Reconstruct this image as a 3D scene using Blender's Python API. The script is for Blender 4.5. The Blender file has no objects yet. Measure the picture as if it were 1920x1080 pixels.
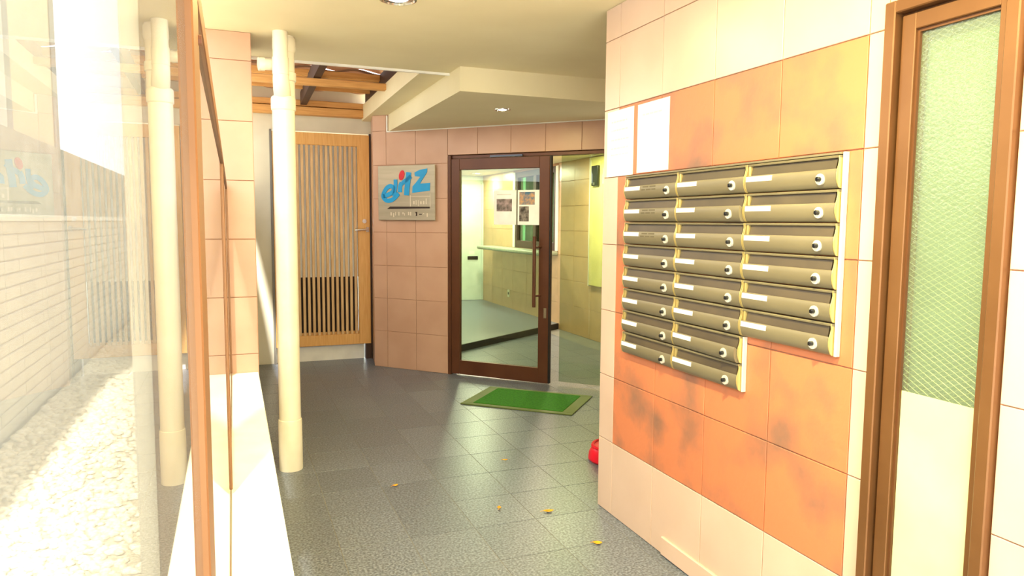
import bpy, bmesh, math, random
from mathutils import Matrix, Vector
random.seed(7)
SC = bpy.context.scene
COL = SC.collection

# ------------------------------------------------------------------ camera
F_PX, YAW, PITCH, ROLL, EYE = 1337.28, .373361, .0916310, -.0072470, 1.445
cy, sy, cp, sp, cr, sr = math.cos(YAW), math.sin(YAW), math.cos(PITCH), math.sin(PITCH), math.cos(ROLL), math.sin(ROLL)
fwd = Vector((sy*cp, cy*cp, -sp)); right = Vector((cy, -sy, 0)); down = fwd.cross(right)
rx = right*cr + down*sr; dn = -right*sr + down*cr
cd = bpy.data.cameras.new('camera'); cam = bpy.data.objects.new('camera', cd); COL.objects.link(cam)
cam.matrix_world = Matrix(((rx.x, -dn.x, -fwd.x, 0), (rx.y, -dn.y, -fwd.y, 0), (rx.z, -dn.z, -fwd.z, EYE), (0, 0, 0, 1)))
cd.sensor_width = 36; cd.lens = F_PX/1920*36; cd.clip_start = .005; cd.clip_end = 200
SC.camera = cam
# ------------------------------------------------------------------ world: bright overcast sky
SKY = 3.8
w = bpy.data.worlds.new('sky'); SC.world = w; w.use_nodes = True
bg = w.node_tree.nodes['Background']; bg.inputs[0].default_value = (.93, .96, 1.0, 1); bg.inputs[1].default_value = SKY
# ------------------------------------------------------------------ sun: high behind the camera, slightly from the left
SUN_DIR = Vector((.185, .55, -1.0))
sund = bpy.data.lights.new('sun', 'SUN'); sund.energy = 23; sund.angle = math.radians(3); sund.color = (1, .95, .86)
suno = bpy.data.objects.new('sun', sund); COL.objects.link(suno); suno.rotation_euler = SUN_DIR.to_track_quat('-Z', 'Y').to_euler(); suno.location = (0, -5, 8)
# ------------------------------------------------------------------ view
SC.view_settings.view_transform = 'Standard'; SC.view_settings.look = 'None'
SC.view_settings.exposure = 0.33; SC.view_settings.gamma = 1; SC.view_settings.use_curve_mapping = False
LAMP_WARM = (1.0, .84, .34)

# ------------------------------------------------------------------ materials
def lin(c): return tuple(((v/255)/12.92 if v/255 <= .04045 else ((v/255+.055)/1.055)**2.4) for v in c) + (1,)
MATS = {}
def mat(name, col, rough=.5, metal=0, col2=None, scale=6, detail=4, lo=.35, hi=.65, bump=0, bscale=None, stretch=None, spec=.5, coat=0, trans=0, objrand=0):
    m = bpy.data.materials.new(name); m.use_nodes = True; nt = m.node_tree; b = nt.nodes['Principled BSDF']
    b.inputs['Roughness'].default_value = rough; b.inputs['Metallic'].default_value = metal
    b.inputs['Specular IOR Level'].default_value = spec
    b.inputs['Coat Weight'].default_value = coat; b.inputs['Coat Roughness'].default_value = .08
    b.inputs['Base Color'].default_value = lin(col)
    L = nt.links.new
    geo = nt.nodes.new('ShaderNodeNewGeometry'); mp = nt.nodes.new('ShaderNodeMapping')
    L(geo.outputs['Position'], mp.inputs['Vector'])
    if stretch: mp.inputs['Scale'].default_value = stretch
    c2 = col2 if col2 else tuple(max(0, int(v*.95)) for v in col)
    n = nt.nodes.new('ShaderNodeTexNoise'); n.inputs['Scale'].default_value = scale; n.inputs['Detail'].default_value = detail
    L(mp.outputs[0], n.inputs['Vector'])
    r = nt.nodes.new('ShaderNodeValToRGB'); r.color_ramp.elements[0].position = lo; r.color_ramp.elements[1].position = hi
    r.color_ramp.elements[0].color = lin(col); r.color_ramp.elements[1].color = lin(c2)
    L(n.outputs['Fac'], r.inputs['Fac'])
    out = r.outputs['Color']
    if objrand:
        oi = nt.nodes.new('ShaderNodeObjectInfo'); hs = nt.nodes.new('ShaderNodeHueSaturation')
        mr = nt.nodes.new('ShaderNodeMapRange'); mr.inputs[3].default_value = 1-objrand; mr.inputs[4].default_value = 1+objrand
        L(oi.outputs['Random'], mr.inputs[0]); L(mr.outputs[0], hs.inputs['Value']); L(out, hs.inputs['Color']); out = hs.outputs['Color']
    L(out, b.inputs['Base Color'])
    if bump:
        n2 = nt.nodes.new('ShaderNodeTexNoise'); n2.inputs['Scale'].default_value = bscale or scale*6; n2.inputs['Detail'].default_value = 3
        L(mp.outputs[0], n2.inputs['Vector'])
        bp = nt.nodes.new('ShaderNodeBump'); bp.inputs['Strength'].default_value = bump; bp.inputs['Distance'].default_value = .01
        L(n2.outputs['Fac'], bp.inputs['Height']); L(bp.outputs[0], b.inputs['Normal'])
    MATS[name] = m
    return m
def glass(name, tint, ior=1.5, haze=0, hazecol=(240, 240, 230), rough=0, bump=0, bscale=60, gain=1.0):
    m = bpy.data.materials.new(name); m.use_nodes = True; nt = m.node_tree; nt.nodes.clear(); L = nt.links.new
    o = nt.nodes.new('ShaderNodeOutputMaterial'); t = nt.nodes.new('ShaderNodeBsdfTransparent'); t.inputs[0].default_value = lin(tint)
    g = nt.nodes.new('ShaderNodeBsdfGlossy'); g.inputs['Roughness'].default_value = rough
    fr = nt.nodes.new('ShaderNodeFresnel'); fr.inputs['IOR'].default_value = ior
    base = t.outputs[0]
    if haze:
        d = nt.nodes.new('ShaderNodeBsdfDiffuse'); d.inputs[0].default_value = lin(hazecol)
        tl = nt.nodes.new('ShaderNodeBsdfTranslucent'); tl.inputs[0].default_value = lin(hazecol)
        a = nt.nodes.new('ShaderNodeMixShader'); a.inputs[0].default_value = .5; L(d.outputs[0], a.inputs[1]); L(tl.outputs[0], a.inputs[2])
        b = nt.nodes.new('ShaderNodeMixShader'); b.inputs[0].default_value = haze; L(t.outputs[0], b.inputs[1]); L(a.outputs[0], b.inputs[2]); base = b.outputs[0]
    if bump:
        n2 = nt.nodes.new('ShaderNodeTexNoise'); n2.inputs['Scale'].default_value = bscale; ge = nt.nodes.new('ShaderNodeNewGeometry')
        L(ge.outputs['Position'], n2.inputs['Vector'])
        bp = nt.nodes.new('ShaderNodeBump'); bp.inputs['Strength'].default_value = bump; bp.inputs['Distance'].default_value = .004
        L(n2.outputs['Fac'], bp.inputs['Height']); L(bp.outputs[0], g.inputs['Normal'])
    mm = nt.nodes.new('ShaderNodeMath'); mm.operation = 'MULTIPLY'; mm.inputs[1].default_value = gain; mm.use_clamp = True
    ge2 = nt.nodes.new('ShaderNodeNewGeometry'); mr = nt.nodes.new('ShaderNodeMapRange')
    mr.inputs[3].default_value = ior; mr.inputs[4].default_value = 1/ior      # same reflectance from both faces of the pane
    L(ge2.outputs['Backfacing'], mr.inputs[0]); L(mr.outputs[0], fr.inputs['IOR'])
    L(fr.outputs[0], mm.inputs[0])
    mx = nt.nodes.new('ShaderNodeMixShader'); L(mm.outputs[0], mx.inputs[0]); L(base, mx.inputs[1]); L(g.outputs[0], mx.inputs[2]); L(mx.outputs[0], o.inputs[0])
    MATS[name] = m; return m
def emit(name, col, s):
    m = bpy.data.materials.new(name); m.use_nodes = True; b = m.node_tree.nodes['Principled BSDF']
    b.inputs['Base Color'].default_value = lin(col); b.inputs['Emission Color'].default_value = lin(col); b.inputs['Emission Strength'].default_value = s
    MATS[name] = m; return m
def translucent(name, col, t=.5):
    m = bpy.data.materials.new(name); m.use_nodes = True; nt = m.node_tree; nt.nodes.clear(); L = nt.links.new
    o = nt.nodes.new('ShaderNodeOutputMaterial'); d = nt.nodes.new('ShaderNodeBsdfDiffuse'); e = nt.nodes.new('ShaderNodeBsdfTranslucent')
    d.inputs[0].default_value = lin(col); e.inputs[0].default_value = lin(col)
    a = nt.nodes.new('ShaderNodeMixShader'); a.inputs[0].default_value = t; L(d.outputs[0], a.inputs[1]); L(e.outputs[0], a.inputs[2]); L(a.outputs[0], o.inputs[0])
    MATS[name] = m; return m

mat('pale_tile', (217, 190, 174), .32, col2=(210, 182, 165), scale=3, bump=.03, bscale=40, objrand=.02)
mat('dim_tile', (204, 164, 138), .36, col2=(196, 155, 129), scale=3, bump=.03, bscale=40, objrand=.02)  # same tile as the pale one, dimmer and warmer light put into its colour
mat('rust_tile', (204, 124, 86), .45, col2=(140, 104, 86), scale=4.0, detail=10, lo=.47, hi=.70, bump=.12, bscale=30, objrand=.05)
mat('grout', (186, 140, 112), .9)
mat('pale_grout', (205, 165, 140), .9)
mat('floor_grout', (128, 126, 120), .9)
mat('granite', (82, 88, 98), .33, col2=(142, 151, 166), scale=95, detail=10, lo=.40, hi=.74, bump=.015, bscale=120, objrand=.09)
mat('plaster', (236, 226, 190), .85, col2=(230, 219, 182), scale=2, bump=.04, bscale=120)
mat('grey_plaster', (218, 212, 190), .85, col2=(208, 202, 180), scale=3)
mat('white_paint', (244, 243, 236), .5)
mat('sill_paint', (240, 239, 233), .35)
mat('cream_pvc', (244, 238, 216), .35, col2=(238, 231, 206), scale=8)
mat('blond_wood', (228, 178, 104), .5, col2=(216, 160, 86), scale=5, stretch=(14, 14, 1), bump=.03)
mat('slat_wood', (222, 188, 136), .55, col2=(200, 160, 108), scale=5, stretch=(14, 14, 1))
mat('beam_wood', (222, 168, 98), .6, col2=(204, 148, 80), scale=5, stretch=(1, 14, 14))
mat('dark_beam', (66, 42, 30), .6)
mat('dark_slot', (52, 34, 22), .8)
mat('bronze_frame', (100, 60, 38), .4, metal=.25, col2=(90, 52, 32), scale=4)
mat('amber_frame', (126, 88, 54), .36, metal=.45, col2=(116, 79, 46), scale=4)
mat('amber_dark', (104, 66, 38), .5, metal=.3)
mat('black', (22, 20, 20), .5)
mat('rubber', (50, 46, 42), .7)
mat('mailbox_metal', (131, 122, 98), .42, metal=.2, col2=(124, 115, 92), scale=3)
mat('mailbox_edge', (226, 206, 140), .3, metal=.6)
mat('mailbox_flap', (90, 78, 60), .45, metal=.2, col2=(76, 66, 52), scale=5)
mat('bank_white', (240, 236, 216), .35, metal=.2)
mat('paper', (250, 250, 248), .7)
mat('ink', (190, 188, 184), .8)
mat('faint_ink', (226, 226, 222), .8)
mat('sticker_ink', (104, 94, 72), .7)
mat('chrome', (225, 225, 222), .18, metal=1)
mat('lock_white', (226, 224, 214), .35, metal=.2)
mat('steel_dark', (70, 70, 72), .25, metal=.9)
mat('sign_steel', (186, 176, 154), .38, metal=.35, col2=(172, 162, 140), scale=2, stretch=(1, 1, 12))
mat('sign_blue', (0, 158, 222), .4)
mat('sign_red', (222, 24, 44), .4)
mat('sign_light', (226, 214, 190), .4)
mat('sign_bar', (52, 34, 20), .5)
mat('mat_green', (52, 128, 8), .95, col2=(40, 108, 4), scale=60, bump=.6, bscale=300)
mat('mat_border', (98, 112, 58), .6, metal=.2)
mat('red_plastic', (232, 18, 48), .3)
mat('leaf_yellow', (240, 178, 20), .6, col2=(214, 132, 16), scale=60)
mat('gravel', (226, 218, 196), .9, col2=(170, 150, 120), scale=45, lo=.4, hi=.75)
mat('gravel_bed', (196, 184, 156), 1, col2=(160, 145, 118), scale=50)
mat('block_grey', (188, 186, 176), .9, col2=(172, 170, 160), scale=6, objrand=.03)
mat('block_joint', (142, 140, 132), .95)
mat('cap_stone', (222, 220, 212), .8)
mat('mottled', (168, 168, 158), .95, col2=(120, 124, 110), scale=5, detail=8)
mat('beige_render', (228, 204, 166), .9)
mat('slate_frame', (120, 116, 108), .6)
mat('concrete', (206, 198, 178), .9, col2=(192, 184, 164), scale=3)
mat('pavement', (204, 200, 190), .95)
mat('lobby_tile', (214, 176, 134), .3, objrand=.02)
mat('lobby_white', (228, 236, 222), .6)
mat('lobby_door', (226, 238, 222), .4)
mat('counter_stone', (168, 176, 156), .4, col2=(150, 158, 140), scale=20)
mat('board_yellow_lit', (240, 230, 150), .5)  # yellow lamp light on the white board is put into its colour
mat('device', (26, 34, 30), .2)
mat('curtain_green', (132, 168, 112), .8)
mat('screen_green', (140, 160, 156), .85, col2=(128, 148, 144), scale=8)
mat('reflection_pale', (214, 222, 176), .85, col2=(206, 216, 164), scale=5)  # colour of the bright reflection painted on the lower window pane
mat('wire', (214, 214, 190), .4, metal=.6)
mat('photo_a', (176, 152, 150), .5, col2=(92, 84, 76), scale=22)
mat('photo_b', (206, 158, 112), .5, col2=(70, 110, 140), scale=26)
mat('photo_c', (150, 140, 130), .5, col2=(54, 44, 34), scale=30)
translucent('roof_sheet', (178, 146, 120), .30)
glass('screen_glass', (228, 229, 226), 1.52, haze=.14, hazecol=(226, 232, 236), gain=1.0)
glass('door_glass', (222, 232, 218), 1.5, gain=1.3)
glass('wired_glass', (236, 244, 234), 1.5, haze=.16, hazecol=(216, 228, 206), rough=.12, bump=.5, bscale=130, gain=1.6)
glass('dark_glass', (150, 190, 150), 1.5)
emit('lamp_on', (255, 246, 214), 30)
emit('lamp_soft', (255, 248, 226), 3)
M = MATS

# ------------------------------------------------------------------ mesh helpers
class MB:
    def __init__(s): s.bm = bmesh.new()
    def box(s, x0, x1, y0, y1, z0, z1, bev=0, seg=1):
        g = bmesh.ops.create_cube(s.bm, size=1)['verts']
        for v in g:
            v.co = Vector(((x0+x1)/2+v.co.x*(x1-x0), (y0+y1)/2+v.co.y*(y1-y0), (z0+z1)/2+v.co.z*(z1-z0)))
        if bev:
            es = list({e for v in g for e in v.link_edges})
            bmesh.ops.bevel(s.bm, geom=es, offset=bev, segments=seg, affect='EDGES', profile=.5)
        return s
    def prism(s, poly, a, b, axis='z'):
        def P(p, t): return (p[0], p[1], t) if axis == 'z' else ((p[0], t, p[1]) if axis == 'y' else (t, p[0], p[1]))
        A = [s.bm.verts.new(P(p, a)) for p in poly]; B = [s.bm.verts.new(P(p, b)) for p in poly]
        n = len(poly)
        s.bm.faces.new(A[::-1]); s.bm.faces.new(B)
        for i in range(n): s.bm.faces.new((A[i], A[(i+1) % n], B[(i+1) % n], B[i]))
        return s
    def tube(s, pts, r, n=12, cap=True):
        pts = [Vector(p) for p in pts]; rs = r if isinstance(r, (list, tuple)) else [r]*len(pts)
        rings = []
        ref = None
        for i, p in enumerate(pts):
            t = ((pts[min(i+1, len(pts)-1)]-p).normalized() + (p-pts[max(i-1, 0)]).normalized())
            if t.length < 1e-6: t = pts[-1]-pts[0]
            t.normalize()
            if ref is None: ref = Vector((1, 0, 0)) if abs(t.x) < .9 else Vector((0, 1, 0))
            u = (ref - t*ref.dot(t)).normalized(); v = t.cross(u); ref = u
            rings.append([s.bm.verts.new(p+(u*math.cos(2*math.pi*k/n)+v*math.sin(2*math.pi*k/n))*rs[i]) for k in range(n)])
        for a, b in zip(rings, rings[1:]):
            for k in range(n): s.bm.faces.new((a[k], a[(k+1) % n], b[(k+1) % n], b[k]))
        if cap: s.bm.faces.new(rings[0][::-1]); s.bm.faces.new(rings[-1])
        return s
    def lathe(s, prof, n=24, c=(0, 0, 0)):
        rings = [[s.bm.verts.new((c[0]+r*math.cos(2*math.pi*k/n), c[1]+r*math.sin(2*math.pi*k/n), c[2]+z)) for k in range(n)] for r, z in prof]
        for a, b in zip(rings, rings[1:]):
            for k in range(n): s.bm.faces.new((a[k], a[(k+1) % n], b[(k+1) % n], b[k]))
        return s
    def mesh(s, name, m, smooth=False):
        bmesh.ops.recalc_face_normals(s.bm, faces=s.bm.faces[:])
        me = bpy.data.meshes.new(name); s.bm.to_mesh(me); s.bm.free(); me.materials.append(M[m])
        if smooth:
            for p in me.polygons: p.use_smooth = True
            me.set_sharp_from_angle(angle=math.radians(40))
        return me
    def obj(s, name, m, parent=None, smooth=False, mw=None):
        return link(name, s.mesh(name, m, smooth), parent, mw)
def link(name, me, parent=None, mw=None, loc=None):
    o = bpy.data.objects.new(name, me); COL.objects.link(o)
    if parent: o.parent = parent
    if mw is not None: o.matrix_world = mw
    if loc is not None: o.location = loc
    return o
def tag(o, label=None, cat=None, group=None, kind=None):
    if label: o['label'] = label
    if cat: o['category'] = cat
    if group: o['group'] = group
    if kind: o['kind'] = kind
    return o
def thing(name, label, cat, mw=None, loc=None, group=None, kind=None):
    o = bpy.data.objects.new(name, None); COL.objects.link(o); o.empty_display_size = .1
    if mw is not None: o.matrix_world = mw
    if loc is not None: o.location = loc
    return tag(o, label, cat, group, kind)
def frame(ox, oy, dx, dy, oz=0):
    """facing a wall: local x to the right along it, y into it, z up"""
    l = math.hypot(dx, dy); dx /= l; dy /= l
    return Matrix(((dx, -dy, 0, ox), (dy, dx, 0, oy), (0, 0, 1, oz), (0, 0, 0, 1)))
def qbox(name, m, parent, *b, bev=0, mw=None): return MB().box(*b, bev=bev).obj(name, m, parent, mw=mw)
_tc = {}
def tile_mesh(wd, ht, m, gap=.0035, d=.012, ch=.0015):
    k = (round(wd, 4), round(ht, 4), m)
    if k not in _tc:
        b = MB(); x0, x1, z0, z1 = gap/2, wd-gap/2, gap/2, ht-gap/2
        A = [b.bm.verts.new(p) for p in ((x0, d, z0), (x1, d, z0), (x1, d, z1), (x0, d, z1))]
        B = [b.bm.verts.new(p) for p in ((x0, ch, z0), (x1, ch, z0), (x1, ch, z1), (x0, ch, z1))]
        Cc = [b.bm.verts.new(p) for p in ((x0+ch, 0, z0+ch), (x1-ch, 0, z0+ch), (x1-ch, 0, z1-ch), (x0+ch, 0, z1-ch))]
        b.bm.faces.new(Cc); b.bm.faces.new(A)
        for P, Q in ((A, B), (B, Cc)):
            for i in range(4): b.bm.faces.new((P[i], P[(i+1) % 4], Q[(i+1) % 4], Q[i]))
        _tc[k] = b.mesh('wall_tile', m)
    return _tc[k]
def tiles(parent, xs, zs, m, skip=None, name='wall_tile', y=0.0):
    for i in range(len(xs)-1):
        for j in range(len(zs)-1):
            x0, x1, z0, z1 = xs[i], xs[i+1], zs[j], zs[j+1]
            if skip and skip((x0+x1)/2, (z0+z1)/2): continue
            mm = m((x0+x1)/2, (z0+z1)/2) if callable(m) else m
            link('accent_tile' if mm == 'rust_tile' else name, tile_mesh(x1-x0, z1-z0, mm), parent, loc=(x0, y, z0))

# ================================================================== SETTING
CEIL, DROP = 2.47, 2.31
ROWS = [.038, .364, .690, 1.015, 1.341, 1.666, 1.990, 2.317, CEIL]
# ---- floor
fl = MB().box(.05, 4.3, -1.2, 12.1, -.12, -.0015).obj('floor', 'floor_grout'); tag(fl, 'dark grey speckled granite tile floor of the entrance passage', kind='structure')
px_, py_ = .3125, .345
_fm = {}
def ftile(x0, x1, y0, y1):
    k = (round(x1-x0, 4), round(y1-y0, 4))
    if k not in _fm:
        g, c = .0016, .0008
        b = MB(); w_, h_ = k
        A = [b.bm.verts.new(p) for p in ((g, g, -.012), (w_-g, g, -.012), (w_-g, h_-g, -.012), (g, h_-g, -.012))]
        B = [b.bm.verts.new(p) for p in ((g, g, -c), (w_-g, g, -c), (w_-g, h_-g, -c), (g, h_-g, -c))]
        D = [b.bm.verts.new(p) for p in ((g+c, g+c, 0), (w_-g-c, g+c, 0), (w_-g-c, h_-g-c, 0), (g+c, h_-g-c, 0))]
        b.bm.faces.new(A); b.bm.faces.new(D)
        for P, Q in ((A, B), (B, D)):
            for i in range(4): b.bm.faces.new((P[i], P[(i+1) % 4], Q[(i+1) % 4], Q[i]))
        _fm[k] = b.mesh('floor_tile', 'granite')
    return link('floor_tile', _fm[k], fl, loc=(x0, y0, 0))
xs = [.1] + [.41+px_*k for k in range(12)]
ys = [3.10+py_*k for k in range(-6, 17)]
nf = 0
for i in range(len(xs)-1):
    for j in range(len(ys)-1):
        cx, cyy = (xs[i]+xs[i+1])/2, (ys[j]+ys[j+1])/2
        if cx > 1.85 and cyy < 3.1: continue
        if cyy > 7.7 and cx < 2.0: continue
        if cx > 3.6 and cyy < 5: continue
        ftile(xs[i], xs[i+1], ys[j], ys[j+1]); nf += 1
tag(MB().box(-30, 30, -40, 30, -.3, -.14).obj('ground', 'pavement'), 'pale paved ground outside the building', kind='structure')

# ---- right wall with tiles and rust-coloured panel: local x runs from the far corner (Y=3.157) towards the camera
WR = frame(1.719, 3.157, 0, -1)
wr = MB().box(0, 1.636-.008, .006, .20, 0, CEIL).box(2.008, 4.2, .006, .20, 0, CEIL).box(1.62, 2.01, .006, .20, 2.056, CEIL).obj('wall_right', 'grout', mw=WR)
tag(wr, 'beige tiled wall with a rust tile panel behind the mailboxes', kind='structure')
cols = [0, .141, .502, .860, 1.219, 1.568, 1.632]
zr = [0]+ROWS[1:]
def wm(x, z): return 'rust_tile' if (.141 < x < 1.568 and .364 < z < 1.990) else 'pale_tile'
tiles(wr, cols, zr, wm)
tiles(wr, [2.010, 2.37, 2.73, 3.09, 3.45], zr, 'pale_tile')
tiles(wr, [1.632, 2.010], [2.058, 2.317, CEIL], 'pale_tile')
bb = qbox('baseboard_right', 'pale_tile', None, .60, 1.62, -.012, .002, .004, .085, bev=.003, mw=WR)
tag(bb, 'low beige skirting strip along the foot of the right wall', kind='structure')
# return wall at the corner and the hidden side of the recess
tag(MB().box(1.925, 3.75, 2.96, 3.157, 0, CEIL).obj('wall_return', 'pale_tile'), 'beige wall turning the corner behind the mailbox wall', kind='structure')
tag(MB().box(3.55, 3.75, 3.16, 4.60, 0, CEIL).obj('wall_recess', 'pale_tile'), 'beige side wall of the recess before the glass door', kind='structure')

# ---- angled wall with sign and glass door: local x = s
P0 = (1.30, 7.085); DV = (.686, -.7276); WF = frame(P0[0], P0[1], *DV)
DO = .853   # door opening starts
wf = MB().box(.0, DO-.004, .006, .16, 0, CEIL).box(DO-.004, 3.1, .006, .16, 2.063, CEIL).obj('wall_far', 'grout', mw=WF)
tag(wf, 'angled beige tiled wall holding the sign and glass door', kind='structure')
fx = [0, .159, .4945, .830-.0, DO-.004]
fz = [0, .386-.012]+ROWS[2:]
tiles(wf, fx[:3]+[DO-.004], [0]+ROWS[1:], 'dim_tile')
tiles(wf, [DO-.004, 1.163, 1.498, 1.832, 2.166, 2.50, 2.84], [2.063, DROP+.02], 'dim_tile')

# ---- tiled pier at the left
WP = frame(-.212, 4.268, 1, 0)
wp = MB().box(0, .334, .006, .42, 0, CEIL).obj('wall_pier', 'grout', mw=WP); tag(wp, 'narrow beige tiled pier standing at the end of the glass screen', kind='structure')
tiles(wp, [0, .334], [0]+ROWS[1:], 'dim_tile')
WP2 = frame(.122, 4.27, 0, 1)
for j in range(len(ROWS)-1):
    z0, z1 = ([0]+ROWS[1:])[j:j+2]
    t = link('wall_tile', tile_mesh(.418, z1-z0, 'dim_tile'), wp); t.matrix_parent_inverse = WP.inverted(); t.matrix_basis = WP2 @ Matrix.Translation((0, -.0005, z0))
# ---- back wall with the slatted door
wb = MB().box(-.1, .37, 7.51, 7.65, 0, 2.9).box(1.35, 1.6, 7.51, 7.65, 0, 2.9).box(.37, 1.35, 7.51, 7.65, 2.34, 2.9).obj('wall_back', 'grey_plaster'); tag(wb, 'plain grey cream plaster wall around the slatted wooden door', kind='structure')
tag(MB().box(-.22, .06, 4.70, 7.51, 0, 1.75).obj('wall_left', 'grey_plaster'), 'low plaster wall behind the tiled pier', kind='structure')
# small cover between back wall and angled wall
tag(MB().prism([(1.303, 7.092), (1.362, 7.51), (1.6, 7.51), (1.45, 7.02)], 0, CEIL).obj('wall_corner', 'dim_tile'), 'tiled corner beside the slatted wooden door', kind='structure')
# ---- ceiling, strip beside the canopy, dropped soffit
ce = MB().prism([(-.205, -.3), (3.75, -.3), (3.75, 7.0), (1.445, 7.6), (1.27, 7.6), (1.235, 4.875), (-.205, 4.875)], CEIL, 2.62).obj('ceiling', 'plaster'); tag(ce, 'cream painted ceiling over the passage', kind='structure')
so = MB().prism([(1.43, 4.62), (3.75, 4.62), (3.75, 4.55+.15), (2.95, 5.36), (1.43, 6.975)], DROP, CEIL+.01).obj('ceiling_soffit', 'plaster'); tag(so, 'lowered cream soffit in front of the glass door', kind='structure')
t1 = MB().box(-.2, 1.45, 4.862, 4.882, 2.455, 2.885).obj('trim_1', 'white_paint'); tag(t1, 'white edge trim along the ceiling opening', kind='structure')
tm = MB().box(.175, 2.6, -.014, .0, DROP-.008, DROP+.002).box(.172, .184, -.014, .0, DROP-.008, CEIL-.01).obj('trim_2', 'white_paint', mw=WF); tag(tm, 'thin white edging where soffit meets the tiled wall', kind='structure')
# ---- sill wall under the glass screen
sl = MB().box(-.052, .105, -1.2, 4.266, 0, .56).obj('wall_sill', 'white_paint'); tag(sl, 'low white wall under the glass screen', kind='structure')
MB().box(-.06, .119, -1.2, 4.266, .56, .584, bev=.003).obj('sill_top', 'sill_paint', sl)

# ---- glass screen on the sill (window_1)
w1 = thing('window_1', 'tall glass screen in rusty bronze frame standing on the white sill', None, kind='structure')
GX = -.025
zt = 1.63
def stile(y0, y1, x1=-.0200): return qbox('stile', 'amber_frame', w1, -.052, x1, y0, y1, .600, zt, bev=.0012)
s1 = stile(.52, .612)
for z in (1.58, .98, .70): MB().tube([(-.0205, .60, z), (-.0175, .60, z)], .004, 8).obj('screw', 'bronze_frame', s1)
s2 = stile(2.35, 2.43); s3 = stile(4.20, 4.262)
qbox('top_rail', 'amber_dark', w1, -.050, -.0205, -1.2, 4.262, zt-.014, zt+.014, bev=.001)
qbox('bottom_rail', 'amber_frame', w1, -.050, -.0235, -1.2, 4.262, .5845, .600, bev=.001)
for y0, y1 in ((-1.2, .52), (.612, 2.35), (2.43, 4.20)):
    qbox('pane', 'screen_glass', w1, GX-.0012, GX, y0, y1, .600, zt-.012)

# ---- window_2 in the right wall : wired glass in bronze frame
w2 = thing('window_2', 'tall narrow wired glass window in bronze frame beside the mailbox wall', None, mw=WR, kind='structure')
a0, a1, zt2, zb2 = 1.636, 2.008, 2.054, .10
for n_, b_ in (('outer_frame', (a0, a0+.034, -.022, .06, zb2, zt2)), ('outer_frame', (a1-.034, a1, -.022, .06, zb2, zt2)),
               ('outer_frame', (a0+.034, a1-.034, -.022, .06, zt2-.034, zt2)), ('outer_frame', (a0+.034, a1-.034, -.022, .06, zb2, zb2+.04))):
    qbox(n_, 'amber_frame', w2, *b_, bev=.003)
for b_ in ((a0+.042, a0+.084, -.002, .05, zb2+.05, zt2-.042), (a1-.060, a1-.036, -.002, .05, zb2+.05, zt2-.042),
           (a0+.084, a1-.060, -.002, .05, zt2-.085, zt2-.042), (a0+.084, a1-.060, -.002, .05, zb2+.05, zb2+.10)):
    qbox('sash', 'amber_frame', w2, *b_, bev=.002)
for b_ in ((a0+.034, a0+.042, .012, .05, zb2+.04, zt2-.034), (a0+.042, a1-.036, .012, .05, zt2-.042, zt2-.034), (a0+.084, a0+.091, .008, .03, zb2+.10, zt2-.085), (a0+.091, a1-.060, .008, .03, zt2-.093, zt2-.085)):
    qbox('gasket', 'amber_dark', w2, *b_)
qbox('pane', 'wired_glass', w2, a0+.091, a1-.060, .016, .018, zb2+.10, zt2-.093)
b = MB(); gx0, gx1, gz0, gz1 = a0+.091, a1-.060, zb2+.10, zt2-.093
def clipseg(c, sg):
    # line z = c + sg*0.55*(x-gx0), clipped to the pane
    pts = []
    k = .55*sg
    za, zb = c, c+k*(gx1-gx0)
    xa, xb = gx0, gx1
    def at(z): return gx0+(z-c)/k
    if max(za, zb) < gz0 or min(za, zb) > gz1: return None
    if za < gz0: xa, za = at(gz0), gz0
    if za > gz1: xa, za = at(gz1), gz1
    if zb < gz0: xb, zb = at(gz0), gz0
    if zb > gz1: xb, zb = at(gz1), gz1
    return (xa, .0195, za), (xb, .0195, zb)
c = gz0-.16
while c < gz1+.16:
    for sg in (1, -1):
        q = clipseg(c, sg)
        if q and (Vector(q[0])-Vector(q[1])).length > .01: b.tube(q, .00055, 4, False)
    c += .0165
wm_ = b.obj('wire_mesh', 'wire', w2); wm_['kind'] = 'stuff'
qbox('inner_screen', 'screen_green', w2, a0+.05, a1-.03, .052, .060, zb2, zt2)
qbox('reflection_film', 'reflection_pale', w2, gx0+.001, gx1-.001, .0148, .0158, gz0, .985)  # pale sheet that paints in the bright reflection on the lower pane

# ---- glass door (door_1)
d1 = thing('door_1', 'brown framed glass entrance door with long bar handle and two taped notices', None, mw=WF, kind='structure')
qbox('door_frame', 'bronze_frame', d1, DO, DO+.030, -.005, .12, 0, 2.058, bev=.002)
qbox('door_frame', 'bronze_frame', d1, DO+.030, 3.0, .02, .12, 2.030, 2.058, bev=.002)
L0, L1, LZ0, LZ1 = DO+.034, 1.875, .012, 2.026
for n_, b_ in (('stile', (L0, .975, .0, .045, LZ0, LZ1)), ('stile', (1.778, L1, .0, .045, LZ0, LZ1)), ('top_rail', (.975, 1.778, .0, .045, 1.925, LZ1)), ('bottom_rail', (.975, 1.778, .0, .045, LZ0, .145))):
    qbox(n_, 'bronze_frame', d1, *b_, bev=.003)
qbox('edge_seal', 'black', d1, L1, L1+.012, .004, .044, LZ0, LZ1)
qbox('pane', 'door_glass', d1, .975, 1.778, .020, .026, .145, 1.925)
h = MB().tube([(1.762, -.06, .70), (1.762, -.06, 1.325)], .016, 14).obj('handle', 'bronze_frame', d1, smooth=True)
for z in (.80, 1.23): MB().tube([(1.765, -.055, z), (1.80, .002, z)], .009, 10).obj('handle_bracket', 'bronze_frame', h, smooth=True)
qbox('lock_plate', 'chrome', d1, 1.832, 1.858, -.004, .0, .60, .69, bev=.001)
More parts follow.
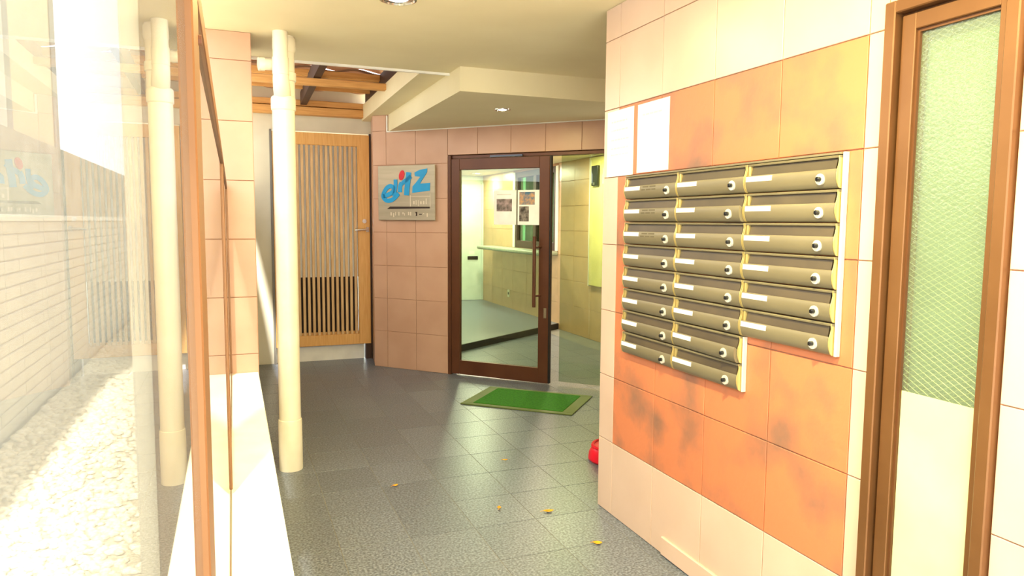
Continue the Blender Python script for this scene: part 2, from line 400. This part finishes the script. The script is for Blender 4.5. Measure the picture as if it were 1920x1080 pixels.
qbox('fixed_pane', 'door_glass', d1, 1.96, 3.0, .06, .066, .03, 2.03)
qbox('door_closer', 'steel_dark', d1, 1.30, 1.62, -.02, .0, 2.03, 2.045)

# ---- slatted wooden door (door_2)
d2 = thing('door_2', 'blond wooden door with vertical slats and lever handle', None, mw=frame(0, 7.47, 1, 0), kind='structure')
for n_, b_ in (('stile', (1.213, 1.335, .0, .05, .165, 2.325)), ('stile', (.385, .505, .0, .05, .165, 2.325)), ('top_rail', (.505, 1.213, .0, .05, 2.205, 2.325)), ('bottom_rail', (.505, 1.213, .0, .05, .165, .275))):
    qbox(n_, 'blond_wood', d2, *b_, bev=.003)
slat = MB().box(0, .026, .006, .036, .275, 2.205, bev=.002).mesh('slat', 'slat_wood')
for k in range(15): link('slat', slat, d2, loc=(.512+k*.0472, 0, 0))
qbox('backing_panel', 'white_paint', d2, .505, 1.213, .048, .056, .872, 2.205)
qbox('lower_backing', 'dark_slot', d2, .505, 1.213, .060, .066, .30, .872)
qbox('lower_ledge', 'blond_wood', d2, .505, 1.213, .040, .060, .275, .300)
qbox('jamb', 'dark_beam', d2, 1.337, 1.352, .0, .06, 0, 2.34); qbox('jamb', 'slate_frame', d2, .362, .383, -.004, .06, 0, 2.34)
lv = qbox('lever_plate', 'chrome', d2, 1.295, 1.325, -.006, .0, 1.335, 1.385, bev=.002)
MB().tube([(1.305, -.006, 1.362), (1.305, -.045, 1.362), (1.20, -.048, 1.358), (1.175, -.045, 1.357)], .011, 10).obj('lever', 'chrome', lv, smooth=True)
MB().tube([(1.277, -.014, 1.447), (1.277, .0, 1.447)], .022, 16).obj('key_cylinder', 'chrome', d2, smooth=True)
qbox('threshold_panel', 'white_paint', d2, .37, 1.27, .07, .09, 0, .30)
qbox('threshold_post', 'dark_beam', d2, 1.285, 1.337, .02, .09, 0, .165)

# ---- canopy in the ceiling opening
cn = thing('canopy', 'wooden lean-to canopy with corrugated sheet above the ceiling opening', 'canopy')
qbox('ledger_beam', 'beam_wood', cn, .06, 1.355, 7.40, 7.505, 2.49, 2.565, bev=.003)
qbox('ledger_beam', 'beam_wood', cn, .06, 1.34, 7.42, 7.505, 2.575, 2.632, bev=.003)
qbox('purlin', 'beam_wood', cn, .06, 1.285, 6.16, 6.24, 2.56, 2.612, bev=.003)
qbox('purlin', 'beam_wood', cn, .06, 1.30, 6.62, 6.68, 2.72, 2.77, bev=.003)
rf = MB(); rf.prism([(4.9, 2.66), (7.4, 2.58), (7.4, 2.70), (4.9, 2.80)], .655, .715, 'x'); rf.obj('rafter', 'dark_beam', cn)
rf = MB(); rf.prism([(4.9, 2.50), (7.4, 2.49), (7.4, 2.74), (4.9, 2.84)], 1.288, 1.31, 'x'); rf.obj('rafter', 'dark_beam', cn)
NX = 70
for k in range(6):            # lapped corrugated strips, each stepping down towards the back wall
    y0 = 4.75+k*.47; y1 = y0+.53; zc = 2.90-.16*k/6
    bm = MB(); grid = []
    for y, dz in ((y0, .0), (y1, -.008)):
        grid.append([bm.bm.verts.new((-.1+1.5*i/(NX-1), y, zc+dz+.016*math.sin(2*math.pi*(i/(NX-1)*1.5)/.42+k*.7))) for i in range(NX)])
    for i in range(NX-1): bm.bm.faces.new((grid[0][i], grid[0][i+1], grid[1][i+1], grid[1][i]))
    o = bm.obj('corrugated_sheet', 'roof_sheet', cn, smooth=True)
    sd = o.modifiers.new('thickness', 'SOLIDIFY'); sd.thickness = .006
    qbox('batten', 'beam_wood', cn, -.05, 1.29, y1-.03, y1, zc-.105, zc-.075) if k in (3, 4) else None

# ---- lobby behind the glass door
LF = frame(4.12, 11.95, 0, -1)
wl = MB().box(0, 1.47, .006, .16, 0, 2.5).box(3.14, 7.2, .006, .16, 0, 2.5).box(1.47, 3.14, .006, .16, 0, 1.06).box(1.47, 3.14, .006, .16, 2.215, 2.5).obj('wall_lobby', 'grout', mw=LF)
tag(wl, 'beige tiled lobby wall with a reception window', kind='structure')
lx = [0, .49, .98, 1.47]; tiles(wl, lx, [0]+ROWS[1:7]+[2.25], 'lobby_tile')
tiles(wl, [3.14, 3.62, 4.10, 4.58, 5.06, 5.54], [0]+ROWS[1:7]+[2.25], 'lobby_tile')
tiles(wl, [1.47, 2.03, 2.58, 3.14], [0, .364, .69, 1.05], 'lobby_tile')
wbk = MB().box(2.0, 4.3, 11.95, 12.1, 0, 2.5).obj('wall_lobby_end', 'lobby_white'); tag(wbk, 'pale end wall of the lobby', kind='structure')
tag(MB().box(1.9, 2.05, 6.85, 12.0, 0, 2.5).obj('wall_lobby_side', 'lobby_white'), 'pale side wall of the lobby', kind='structure')
lc = MB().prism([(1.42, 7.15), (3.6, 4.84), (4.3, 4.7), (4.3, 12.1), (1.42, 12.1)], 2.25, 2.40).obj('ceiling_lobby', 'plaster'); tag(lc, 'pale lobby ceiling with lit downlights', kind='structure')
st = MB().prism([(2.06, 7.375), (4.118, 8.785), (4.118, 11.95), (2.06, 11.95)], .0005, .075).obj('floor_step', 'granite'); tag(st, 'raised grey lobby floor', kind='structure')
ed = frame(2.06, 7.375, 1.75, 1.2)
sn = MB().box(0, 2.485, -.022, -.001, .001, .078, bev=.002).obj('trim_3', 'black', mw=ed); tag(sn, 'black edge of the low step in the lobby', kind='structure')
# white lobby door
d3 = thing('door_3', 'white flat door with a mail slot at the lobby end', None, mw=frame(0, 11.93, 1, 0), kind='structure')
qbox('leaf', 'lobby_door', d3, 3.30, 4.085, .0, .018, .08, 2.10, bev=.002); qbox('kick_panel', 'lobby_door', d3, 3.30, 4.085, -.006, .0, .08, .34)
qbox('mail_slot', 'steel_dark', d3, 3.83, 4.02, -.012, .0, .79, .85, bev=.002); qbox('slot_plate', 'white_paint', d3, 3.86, 3.96, -.004, .0, .88, .94)
qbox('frame', 'lobby_door', d3, 4.085, 4.118, -.02, .018, .08, 2.13)
# reception window (in the lobby wall), local x from Y=11.95
w3 = thing('window_3', 'reception window with dark brown sash above the stone counter', None, mw=LF, kind='structure')
qbox('white_reveal', 'white_paint', w3, 1.47, 1.55, -.012, .10, 1.062, 2.215); qbox('white_reveal', 'white_paint', w3, 3.06, 3.14, -.012, .10, 1.062, 2.215)
for b_ in ((1.55, 1.63, .0, .06, 1.062, 2.215), (2.98, 3.06, .0, .06, 1.062, 2.215), (1.63, 2.98, .0, .06, 2.13, 2.215), (1.63, 2.98, .0, .06, 1.062, 1.17), (2.26, 2.36, .0, .05, 1.17, 2.13)):
    qbox('sash', 'dark_beam', w3, *b_, bev=.003)
qbox('pane', 'dark_glass', w3, 1.63, 2.26, .03, .034, 1.17, 2.13); qbox('pane', 'dark_glass', w3, 2.36, 2.98, .03, .034, 1.17, 2.13)
qbox('curtain', 'curtain_green', w3, 1.60, 3.0, .15, .16, 1.06, 2.2)

# ================================================================== OUTSIDE THE GLASS
GZ = .10
gb = MB().box(-1.30, -.062, -1.2, 12, -.12, GZ).obj('gravel_bed', 'gravel_bed'); tag(gb, 'gravel bed between the glass screen and the block wall', kind='structure')
# pebbles
ico = [(0, 0, 1)]+[(math.cos(a)*.9, math.sin(a)*.9, .35) for a in [k*math.pi/3 for k in range(6)]]+[(math.cos(a)*.95, math.sin(a)*.95, -.35) for a in [k*math.pi/3+.5 for k in range(6)]]
icf = [(0, 1+k, 1+(k+1) % 6) for k in range(6)]+[(1+k, 7+k, 1+(k+1) % 6) for k in range(6)]+[(7+k, 7+(k+1) % 6, 1+(k+1) % 6) for k in range(6)]
V, Fc = [], []
for n in range(11000):
    x = random.uniform(-1.28, -.08); y = 1.2+random.random()**1.4*10; r = random.uniform(.012, .026)*(1 if y < 5 else 1.25)
    if (-.33 < x < -.04 and 2.14 < y < 2.48) or (x > -.27 and y > 4.2): continue
    a = random.uniform(0, 6.28); sx = random.uniform(.8, 1.4); szz = random.uniform(.45, .8); o = len(V)
    for p in ico:
        X, Yy = p[0]*r*sx, p[1]*r
        V.append((x+X*math.cos(a)-Yy*math.sin(a), y+X*math.sin(a)+Yy*math.cos(a), GZ+.006+random.uniform(0, .002)+p[2]*r*szz))
    Fc += [tuple(o+i for i in f) for f in icf]
me = bpy.data.meshes.new('gravel'); me.from_pydata(V, [], Fc); me.materials.append(M['gravel'])
for p in me.polygons: p.use_smooth = True
tag(link('gravel', me), 'pale mixed gravel outside the glass screen', 'gravel', kind='stuff')
# block wall
BX = -1.323
WBk = frame(BX, -1.0, 0, 1)     # local x = +Y ; local y = -X (into the wall)
bw = MB().box(0, 13, .008, .15, 0, 1.43).obj('wall_block', 'block_joint', mw=WBk); tag(bw, 'grey block boundary wall of long courses beyond the gravel', kind='structure')
nrow = 16; rh = (1.43-GZ)/nrow; bl = 1.15
_bt = tile_mesh(bl, rh, 'block_grey', gap=.010, d=.014, ch=.004)
for r in range(nrow):
    off = (r % 2)*bl/2
    for k in range(9):
        link('block', _bt, bw, loc=(2.0+off+k*bl, 0, GZ+r*rh))
tag(MB().box(-1.46, -1.30, -1, 12, 1.431, 1.475, bev=.006).obj('wall_cap', 'cap_stone'), 'pale capping stone on top of the block wall', kind='structure')
tag(MB().box(-1.60, -1.335, -1, 12, 1.476, 2.035).obj('wall_upper', 'mottled'), 'mottled grey upper wall behind the capping stone', kind='structure')
nb = thing('neighbour_building', 'beige rendered building part rising above the mottled wall', 'building')
qbox('wall', 'beige_render', nb, -1.9, -1.36, 5.80, 7.0, 2.036, 3.9); qbox('corner_post', 'slate_frame', nb, -1.9, -1.35, 7.0, 7.16, 2.036, 3.9); qbox('corner_post', 'slate_frame', nb, -1.9, -1.35, 5.62, 5.76, 2.036, 3.9)
# post beside the glass
po = MB().box(-.268, -.080, 2.2, 2.42, GZ-.05, CEIL-.001, bev=.006).obj('outer_post', 'concrete'); tag(po, 'pale concrete post standing outside the glass screen', 'post')

# ================================================================== THINGS
# ---- drain pipe
dp = thing('drain_pipe', 'cream drain pipe running from floor to ceiling beside the pier', 'pipe', loc=(.285, 4.25, 0))
MB().lathe([(.0, 0), (.066, 0), (.067, .005), (.067, .285), (.065, .298), (.0615, .30), (.0, .30)], 28).obj('floor_socket', 'cream_pvc', dp, True)
MB().lathe([(.061, .29), (.061, 2.07)], 28).obj('main_pipe', 'cream_pvc', dp, True)
MB().lathe([(.060, 2.055), (.066, 2.06), (.067, 2.065), (.067, 2.118), (.064, 2.13), (.058, 2.135)], 28).obj('collar', 'cream_pvc', dp, True)
MB().tube([(.012, .03, 2.08), (.012, .03, 2.36), (.012, .03, 2.469)], .055, 24).obj('upper_pipe', 'cream_pvc', dp, True)
MB().lathe([(.054, 2.22), (.062, 2.225), (.062, 2.27), (.054, 2.275)], 24, (.012, .03, 0)).obj('upper_collar', 'cream_pvc', dp, True)
MB().lathe([(.054, 2.38), (.064, 2.40), (.062, 2.455), (.05, 2.469)], 24, (.012, .03, 0)).obj('ceiling_collar', 'cream_pvc', dp, True)
MB().tube([(-.015, -.075, 2.469), (-.015, -.075, 2.26), (-.015, -.074, 2.215), (-.010, -.055, 2.17), (-.005, -.02, 2.145), (0, .02, 2.13)], [.040, .040, .043, .046, .046, .042], 22).obj('branch_pipe', 'cream_pvc', dp, True)
MB().tube([(-.015, -.075, 2.33), (-.015, -.075, 2.24)], .044, 22).obj('branch_collar', 'cream_pvc', dp, True)
st_ = MB().tube([(.0, -.01, 2.31), (-.07, -.02, 2.30), (-.105, -.03, 2.297)], .031, 18).obj('stub_pipe', 'cream_pvc', dp, True)
MB().tube([(-.098, -.03, 2.298), (-.128, -.035, 2.296)], .036, 18).obj('stub_cap', 'cream_pvc', st_, True)

# ---- downlights
def downlight(name, label, x, y, z, r, watts, col, m='lamp_on', depth=.03):
    t = thing(name, label, 'ceiling light', loc=(x, y, z), group='recessed downlights')
    MB().lathe([(r*1.18, -.001), (r*1.15, -.007), (r*1.02, -.009), (r*.96, -.002), (r*.97, -.0005)], 32).obj('trim_ring', 'chrome', t, True)
    MB().lathe([(r*.96, -.002), (r*.75, -.0016), (0.0001, -.0012)], 32).obj('reflector', 'chrome', t, True)
    MB().lathe([(0.0001, -.009), (r*.45, -.007), (r*.62, -.0025)], 24).obj('bulb', m, t, True)
    if watts:
        ld = bpy.data.lights.new(name+'_light', 'AREA'); ld.shape = 'DISK'; ld.size = r*1.6; ld.energy = watts; ld.color = col
        lo = bpy.data.objects.new(name+'_light', ld); COL.objects.link(lo); lo.parent = t; lo.location = (0, 0, -.012)
    return t
downlight('downlight', 'round downlight in the cream ceiling near the photo top edge', .741, 3.36, CEIL, .075, 14, LAMP_WARM)
downlight('downlight', 'small round downlight in the lowered soffit before the glass door', 1.958, 5.228, DROP, .055, 8, LAMP_WARM)
downlight('downlight', 'lit downlight nearest the glass door in the lobby ceiling', 3.42, 10.1, 2.25, .075, 60, (1, .93, .72))
downlight('downlight', 'lit downlight deep in the lobby by the white door', 3.80, 11.3, 2.25, .075, 36, (1, .95, .8))
downlight('downlight', 'lit lobby downlight close to the wall board', 3.55, 7.4, 2.25, .075, 45, (1, .88, .55))
downlight('downlight', 'unseen downlight added over the near end of the passage', .741, 1.2, CEIL, .075, 75, LAMP_WARM)  # out of view, added to warm the upper right wall
downlight('downlight', 'unseen downlight added over the street end of the passage', 0.741, -.15, CEIL, .075, 30, LAMP_WARM)  # second added lamp out of view, more warm light from the street end

# ---- mailboxes : frame coordinates of the right wall
MX0, MW, MZ1, MH = .259, .417, 1.654, .1018      # local x of left edge (Y=2.898)
bk = thing('mailbox_surround', 'pale metal edging strips around the whole mailbox bank', 'surround', mw=WR)
XR = MX0+3*MW
qbox('side_strip', 'bank_white', bk, XR+.001, XR+.010, -.018, -.001, MZ1-6*MH, MZ1+.008, bev=.001)
qbox('side_strip', 'bank_white', bk, MX0+2*MW+.001, MX0+2*MW+.008, -.018, -.001, MZ1-8*MH, MZ1-6*MH-.002, bev=.001)
qbox('top_strip', 'mailbox_metal', bk, MX0, XR, -.026, -.001, MZ1+.001, MZ1+.008, bev=.001)
g = .0018
def mb_meshes():
    d = {}
    x0, x1 = g, MW-g
    def ext(poly, xa, xb, m, name, smooth=False):
        return MB().prism(poly, xa, xb, 'x').mesh(name, m, smooth)
    H = MH
    d['body'] = ext([(-.001, .002), (-.001, H-.001), (-.024, H-.001), (-.027, H-.004), (-.026, H-.0085), (-.010, H-.009), (-.006, .004)], x0, x1, 'mailbox_metal', 'body')
    prof = [(-.006, .003), (-.020, .003), (-.026, .008), (-.031, .020), (-.034, .032), (-.0345, .044), (-.0335, .054), (-.031, .060), (-.029, .0605), (-.012, .048)]
    d['door'] = ext(prof, x0+.004, x1-.006, 'mailbox_metal', 'door', True)
    endp = [(-.001, .002), (-.0205, .002), (-.027, .008), (-.032, .020), (-.035, .032), (-.0355, .044), (-.034, .056), (-.029, .070), (-.026, .084), (-.0275, H-.002), (-.001, H-.002)]
    d['end_cap'] = ext(endp, 0, .0035, 'mailbox_edge', 'end_cap', True)
    d['flap'] = ext([(-.0155, H-.0095), (-.0175, H-.0095), (-.0255, .056), (-.0235, .054)], x0+.022, x1-.016, 'mailbox_flap', 'flap')
    d['post'] = MB().box(x0+.010, x0+.020, -.026, -.008, .058, H-.009).mesh('slot_post', 'mailbox_edge')
    d['card'] = MB().prism([(-.0354, .0395), (-.0346, .0565), (-.0325, .0565), (-.034, .0395)], x0+.007, x0+.135, 'x').mesh('name_card', 'paper')
    lx_ = x0+.348
    ring = MB(); ring.tube([(lx_, -.030, .0315), (lx_, -.0375, .0315)], .0175, 22); d['ring'] = ring.mesh('lock_ring', 'lock_white', True)
    kn = MB(); kn.tube([(lx_, -.0375, .0315), (lx_, -.048, .0315), (lx_, -.050, .0315)], [.0075, .0075, .005], 16); kn.box(lx_-.0015, lx_+.0015, -.053, -.049, .0265, .0365); d['knob'] = kn.mesh('lock_knob', 'steel_dark', True)
    st1 = MB()
    for (a, bb_, zc) in ((.160, .205, .052), (.215, .262, .052), (.150, .180, .040), (.188, .225, .040), (.232, .262, .040)):
        yf = -.0339 if zc > .045 else -.0345
        st1.box(x0+a, x0+bb_, yf-.0004, yf+.003, zc-.0028, zc+.0028)
    d['sticker'] = st1.mesh('printed_note', 'sticker_ink')
    return d
mm = mb_meshes()
ORD = ['top', 'second', 'third', 'fourth', 'fifth', 'sixth', 'seventh', 'eighth']
CN = [('left', 8), ('middle', 8), ('right', 6)]
for ci, (cn_, nr) in enumerate(CN):
    for r in range(nr):
        nm = ORD[r] if r == 0 else (ORD[r]+' from top')
        if r == nr-1: nm = 'bottom'
        lab = f'bronze metal mailbox with round lock, {nm} in the {cn_} column'
        if ci == 0 and r < 3: lab = f'bronze metal mailbox with faint printed note, {nm} in the left column'
        mwm = WR @ Matrix.Translation((MX0+ci*MW, 0, MZ1-(r+1)*MH))
        t = thing('mailbox', lab, 'mailbox', mw=mwm, group='bronze mailboxes on the rust tiles')
        link('body', mm['body'], t)
        dr = link('door', mm['door'], t)
        link('end_cap', mm['end_cap'], t, loc=(MW-.0055, 0, 0)); link('end_cap', mm['end_cap'], t, loc=(.0015, 0, 0))
        link('slot_flap', mm['flap'], t); link('slot_post', mm['post'], t)
        link('name_card', mm['card'], dr)
        lk = link('lock_ring', mm['ring'], dr); link('lock_knob', mm['knob'], dr)
        if ci == 0 and r < 3: link('printed_note', mm['sticker'], dr)
        if (ci, r) in ((1, 1), (1, 6)):      # doors standing slightly ajar
            dr.rotation_euler = (0, 0, -.028); dr.location = (0, -.001, 0)

# ---- paper notices on the right wall
def notice(lab, x0, x1, z0, z1, seed, rows):
    t = thing('paper_notice', lab, 'notice', mw=WR, group='paper notices above the mailboxes')
    qbox('sheet', 'paper', t, x0, x1, -.0025, -.0008, z0, z1)
    b = MB(); rnd = random.Random(seed)
    for z in rows:
        x = x0+.04
        while x < x1-.06:
            l = rnd.uniform(.012, .03); b.box(x, min(x+l, x1-.04), -.0031, -.0026, z-.0035, z+.0035); x += l+.006
    b.obj('printed_lines', 'faint_ink', t)
notice('white paper notice with faint lines nearest the wall corner', .036, .280, 1.668, 1.978, 3, (1.925, 1.885, 1.84, 1.80, 1.77))
notice('blank looking white paper notice beside the rust tiles', .315, .566, 1.672, 1.975, 5, (1.925,))
# ---- notices on the glass door
def dnotice(lab, x0, x1, photos):
    t = thing('door_notice', lab, 'notice', mw=WF, group='notices taped to the glass door')
    qbox('sheet', 'paper', t, x0, x1, .0165, .0185, 1.424, 1.733)
    for (a, b_, c_, d_, m_) in photos: qbox('photo', m_, t, a, b_, .0155, .0166, c_, d_)
    qbox('heading', 'faint_ink', t, x0+.03, x1-.05, .0158, .0166, 1.69, 1.70)
dnotice('white sheet with one photo taped inside the glass door', 1.325, 1.548, [(1.352, 1.505, 1.545, 1.655, 'photo_a')])
dnotice('white sheet with two photos taped inside the glass door', 1.562, 1.776, [(1.578, 1.728, 1.603, 1.716, 'photo_b'), (1.578, 1.672, 1.455, 1.588, 'photo_c')])

# ---- sign on the angled wall
sg = thing('sign_plate', 'brushed metal sign with blue script letters and red dot', 'sign', mw=WF)
def SX(x): return .083+(x-235)*.000911
def SZ(y): return 1.982-(y-205)*.000765
qbox('plate', 'sign_steel', sg, SX(235), SX(945), -.032, -.022, SZ(890), SZ(205), bev=.004)
for x in (255, 925):
    for y in (225, 870): MB().tube([(SX(x), -.022, SZ(y)), (SX(x), .0, SZ(y))], .008, 10).obj('standoff', 'chrome', sg)
def stroke(pts, wd, m, name):
    b = MB(); P = [Vector((SX(x), SZ(y))) for x, y in pts]; wd = wd*.000911
    n = len(P)
    # smooth the polyline
    Q = []
    for i in range(n-1):
        p0, p1, p2, p3 = P[max(i-1, 0)], P[i], P[i+1], P[min(i+2, n-1)]
        for k in range(5):
            t = k/5
            Q.append(.5*((2*p1)+(-p0+p2)*t+(2*p0-5*p1+4*p2-p3)*t*t+(-p0+3*p1-3*p2+p3)*t**3))
    Q.append(P[-1])
    Lf, Rt = [], []
    for i, q in enumerate(Q):
        d = (Q[min(i+1, len(Q)-1)]-Q[max(i-1, 0)]).normalized(); nn = Vector((-d.y, d.x))
        Lf.append(q+nn*wd/2); Rt.append(q-nn*wd/2)
    for i in range(len(Q)-1):
        poly = [tuple(Lf[i]), tuple(Lf[i+1]), tuple(Rt[i+1]), tuple(Rt[i])]
        b.prism(poly, -.037, -.0325, 'y')
    return b.obj(name, m, sg)
stroke([(300, 590), (350, 575), (420, 540), (440, 490), (400, 462), (350, 485), (310, 550), (305, 600), (345, 640), (400, 640), (450, 610), (500, 555)], 46, 'sign_blue', 'letter')
stroke([(462, 380), (462, 450), (452, 520), (440, 590)], 44, 'sign_blue', 'letter')
stroke([(540, 420), (520, 470), (515, 540)], 50, 'sign_blue', 'letter')
stroke([(628, 295), (618, 400), (605, 500), (600, 580)], 62, 'sign_blue', 'letter')
stroke([(545, 430), (600, 390), (655, 345)], 44, 'sign_blue', 'letter_bar')
b = MB(); b.prism([(SX(x), SZ(y)) for x, y in [(700, 300), (760, 270), (855, 255), (852, 300), (800, 380), (765, 438), (888, 430), (885, 525), (670, 550), (676, 470), (720, 420), (770, 355), (705, 345)]], -.037, -.0325, 'y'); b.obj('letter', 'sign_blue', sg)
b = MB(); b.prism([(SX(540+34*math.cos(a)+10*math.sin(a)), SZ(330-62*math.sin(a))) for a in [k*math.pi/9 for k in range(18)]], -.037, -.0325, 'y'); b.obj('red_dot', 'sign_red', sg)
b = MB(); b.prism([(SX(355), SZ(748)), (SX(390), SZ(718)), (SX(882), SZ(722)), (SX(882), SZ(742))], -.036, -.0325, 'y'); b.obj('dark_bar', 'sign_bar', sg)
b = MB()
for (a, c_, e_, f_) in ((640, 650, 580, 718), (884, 890, 560, 720), (650, 884, 590, 596)): b.box(SX(a), SX(c_), -.0335, -.0325, SZ(f_), SZ(e_))
b.obj('thin_lines', 'sign_light', sg)
b = MB()
for (a, c_, e_, f_) in ((680, 700, 650, 690), (712, 722, 640, 695), (740, 748, 640, 715), (765, 785, 655, 690), (800, 818, 650, 690), (835, 846, 620, 690)): b.box(SX(a), SX(c_), -.0335, -.0325, SZ(f_), SZ(e_))
b.obj('small_lettering', 'sign_light', sg)
b = MB()
for (a, c_, e_, f_) in ((395, 410, 790, 830), (428, 440, 800, 850), (455, 463, 785, 830), (495, 507, 785, 830), (545, 560, 790, 815), (568, 576, 800, 830), (615, 630, 785, 825), (640, 655, 785, 830), (700, 712, 800, 830), (800, 815, 800, 812), (845, 858, 800, 845)): b.box(SX(a), SX(c_), -.0335, -.0325, SZ(f_), SZ(e_))
b.obj('small_characters', 'sign_light', sg)
b = MB()
for (a, c_, e_, f_) in ((708, 728, 785, 835), (752, 785, 810, 820)): b.box(SX(a), SX(c_), -.0335, -.0325, SZ(f_), SZ(e_))
b.obj('dark_characters', 'sign_bar', sg)

# ---- door mat
A, B_, Cm, Dm = Vector((1.655, 5.336)), Vector((2.066, 5.795)), Vector((2.745, 5.186)), Vector((2.32, 4.682))
ux = (Cm-B_).normalized(); wid = (Cm-B_).length; hei = ((B_-A).length+(Cm-Dm).length)/2
mt = thing('door_mat', 'green turf door mat with metal border on the floor', 'mat', mw=frame(A.x, A.y, ux.x, ux.y))
wid = .92; hei = .635
qbox('border', 'mat_border', mt, 0, wid, 0, .05, .0, .010, bev=.002); qbox('border', 'mat_border', mt, 0, wid, hei-.05, hei, .0, .010, bev=.002)
qbox('border', 'mat_border', mt, 0, .09, .05, hei-.05, .0, .010, bev=.002); qbox('border', 'mat_border', mt, wid-.09, wid, .05, hei-.05, .0, .010, bev=.002)
qbox('turf', 'mat_green', mt, .09, wid-.09, .05, hei-.05, .0, .014, bev=.003)

# ---- red plastic base
rb = thing('red_bowl', 'red round plastic weight peeking out behind the wall corner', 'bowl', loc=(2.13, 3.74, 0))
MB().lathe([(.0001, 0), (.135, 0), (.145, .012), (.14, .05), (.12, .085), (.105, .095), (.0001, .095)], 32).obj('body', 'red_plastic', rb, True)
MB().lathe([(.118, .082), (.128, .09), (.122, .102), (.108, .098)], 32).obj('rim', 'red_plastic', rb, True)

# ---- fallen leaves
def leaf(lab, x, y, l, wd, rot):
    pts = [(-.5, 0), (-.3, .22), (0, .34), (.25, .26), (.5, .0), (.25, -.26), (0, -.34), (-.3, -.22)]
    t = thing('fallen_leaf', lab, 'leaf', loc=(x, y, .0015), group='yellow leaves on the floor'); t.rotation_euler = (0, 0, rot)
    b = MB(); top = [b.bm.verts.new((px*l, py2*wd*1.4, .004+.010*abs(px)*abs(px)*2+.008*abs(py2))) for px, py2 in pts]; c_ = b.bm.verts.new((0, 0, .003))
    for i in range(8): b.bm.faces.new((top[i], top[(i+1) % 8], c_))
    o = b.obj('blade', 'leaf_yellow', t); o.modifiers.new('thickness', 'SOLIDIFY').thickness = .0012
    MB().tube([(-.5*l, 0, .006), (-.72*l, .004, .003)], .0012, 6).obj('stem', 'leaf_yellow', t)
leaf('small yellow leaf lying alone on the floor tiles left of centre', .795, 3.762, .034, .022, .3)
leaf('tiny orange leaf left of the larger yellow leaf', 1.222, 3.276, .030, .022, 1.2)
leaf('broad orange yellow leaf on the tiles before the wall corner', 1.439, 3.152, .056, .030, -.2)
leaf('bright yellow leaf nearest the camera by the right wall foot', 1.50, 2.748, .044, .034, -.5)
leaf('faint brown yellow leaf farthest along the floor towards the mat', 1.51, 3.948, .034, .016, -.4)

# ---- lobby counter, board, intercom, outlet
ct = tag(MB().box(.55, 3.14, -.30, .004, 1.00, 1.055, bev=.02, seg=3).obj('counter_shelf', 'counter_stone', mw=LF, smooth=True), 'rounded grey stone counter shelf under the reception window', 'counter')
bd = thing('wall_board', 'tall white lobby wall board with yellow light painted on', 'board', mw=LF)
qbox('panel', 'board_yellow_lit', bd, 4.10, 5.0, -.03, -.002, .68, 2.235, bev=.004); qbox('side_edge', 'white_paint', bd, 4.085, 4.099, -.034, -.002, .67, 2.24)
ic = thing('intercom', 'black wall device mounted on the lobby board', 'intercom', mw=LF)
qbox('case', 'device', ic, 4.19, 4.35, -.065, -.031, 1.89, 2.13, bev=.006); qbox('button', 'chrome', ic, 4.25, 4.29, -.07, -.065, 1.90, 1.93)
ol = thing('outlet_plate', 'small cream outlet plate low on the lobby wall', 'outlet', mw=LF)
qbox('plate', 'cream_pvc', ol, 1.25, 1.34, -.008, -.001, .25, .37, bev=.002); qbox('socket', 'rubber', ol, 1.275, 1.315, -.010, -.008, .29, .33)
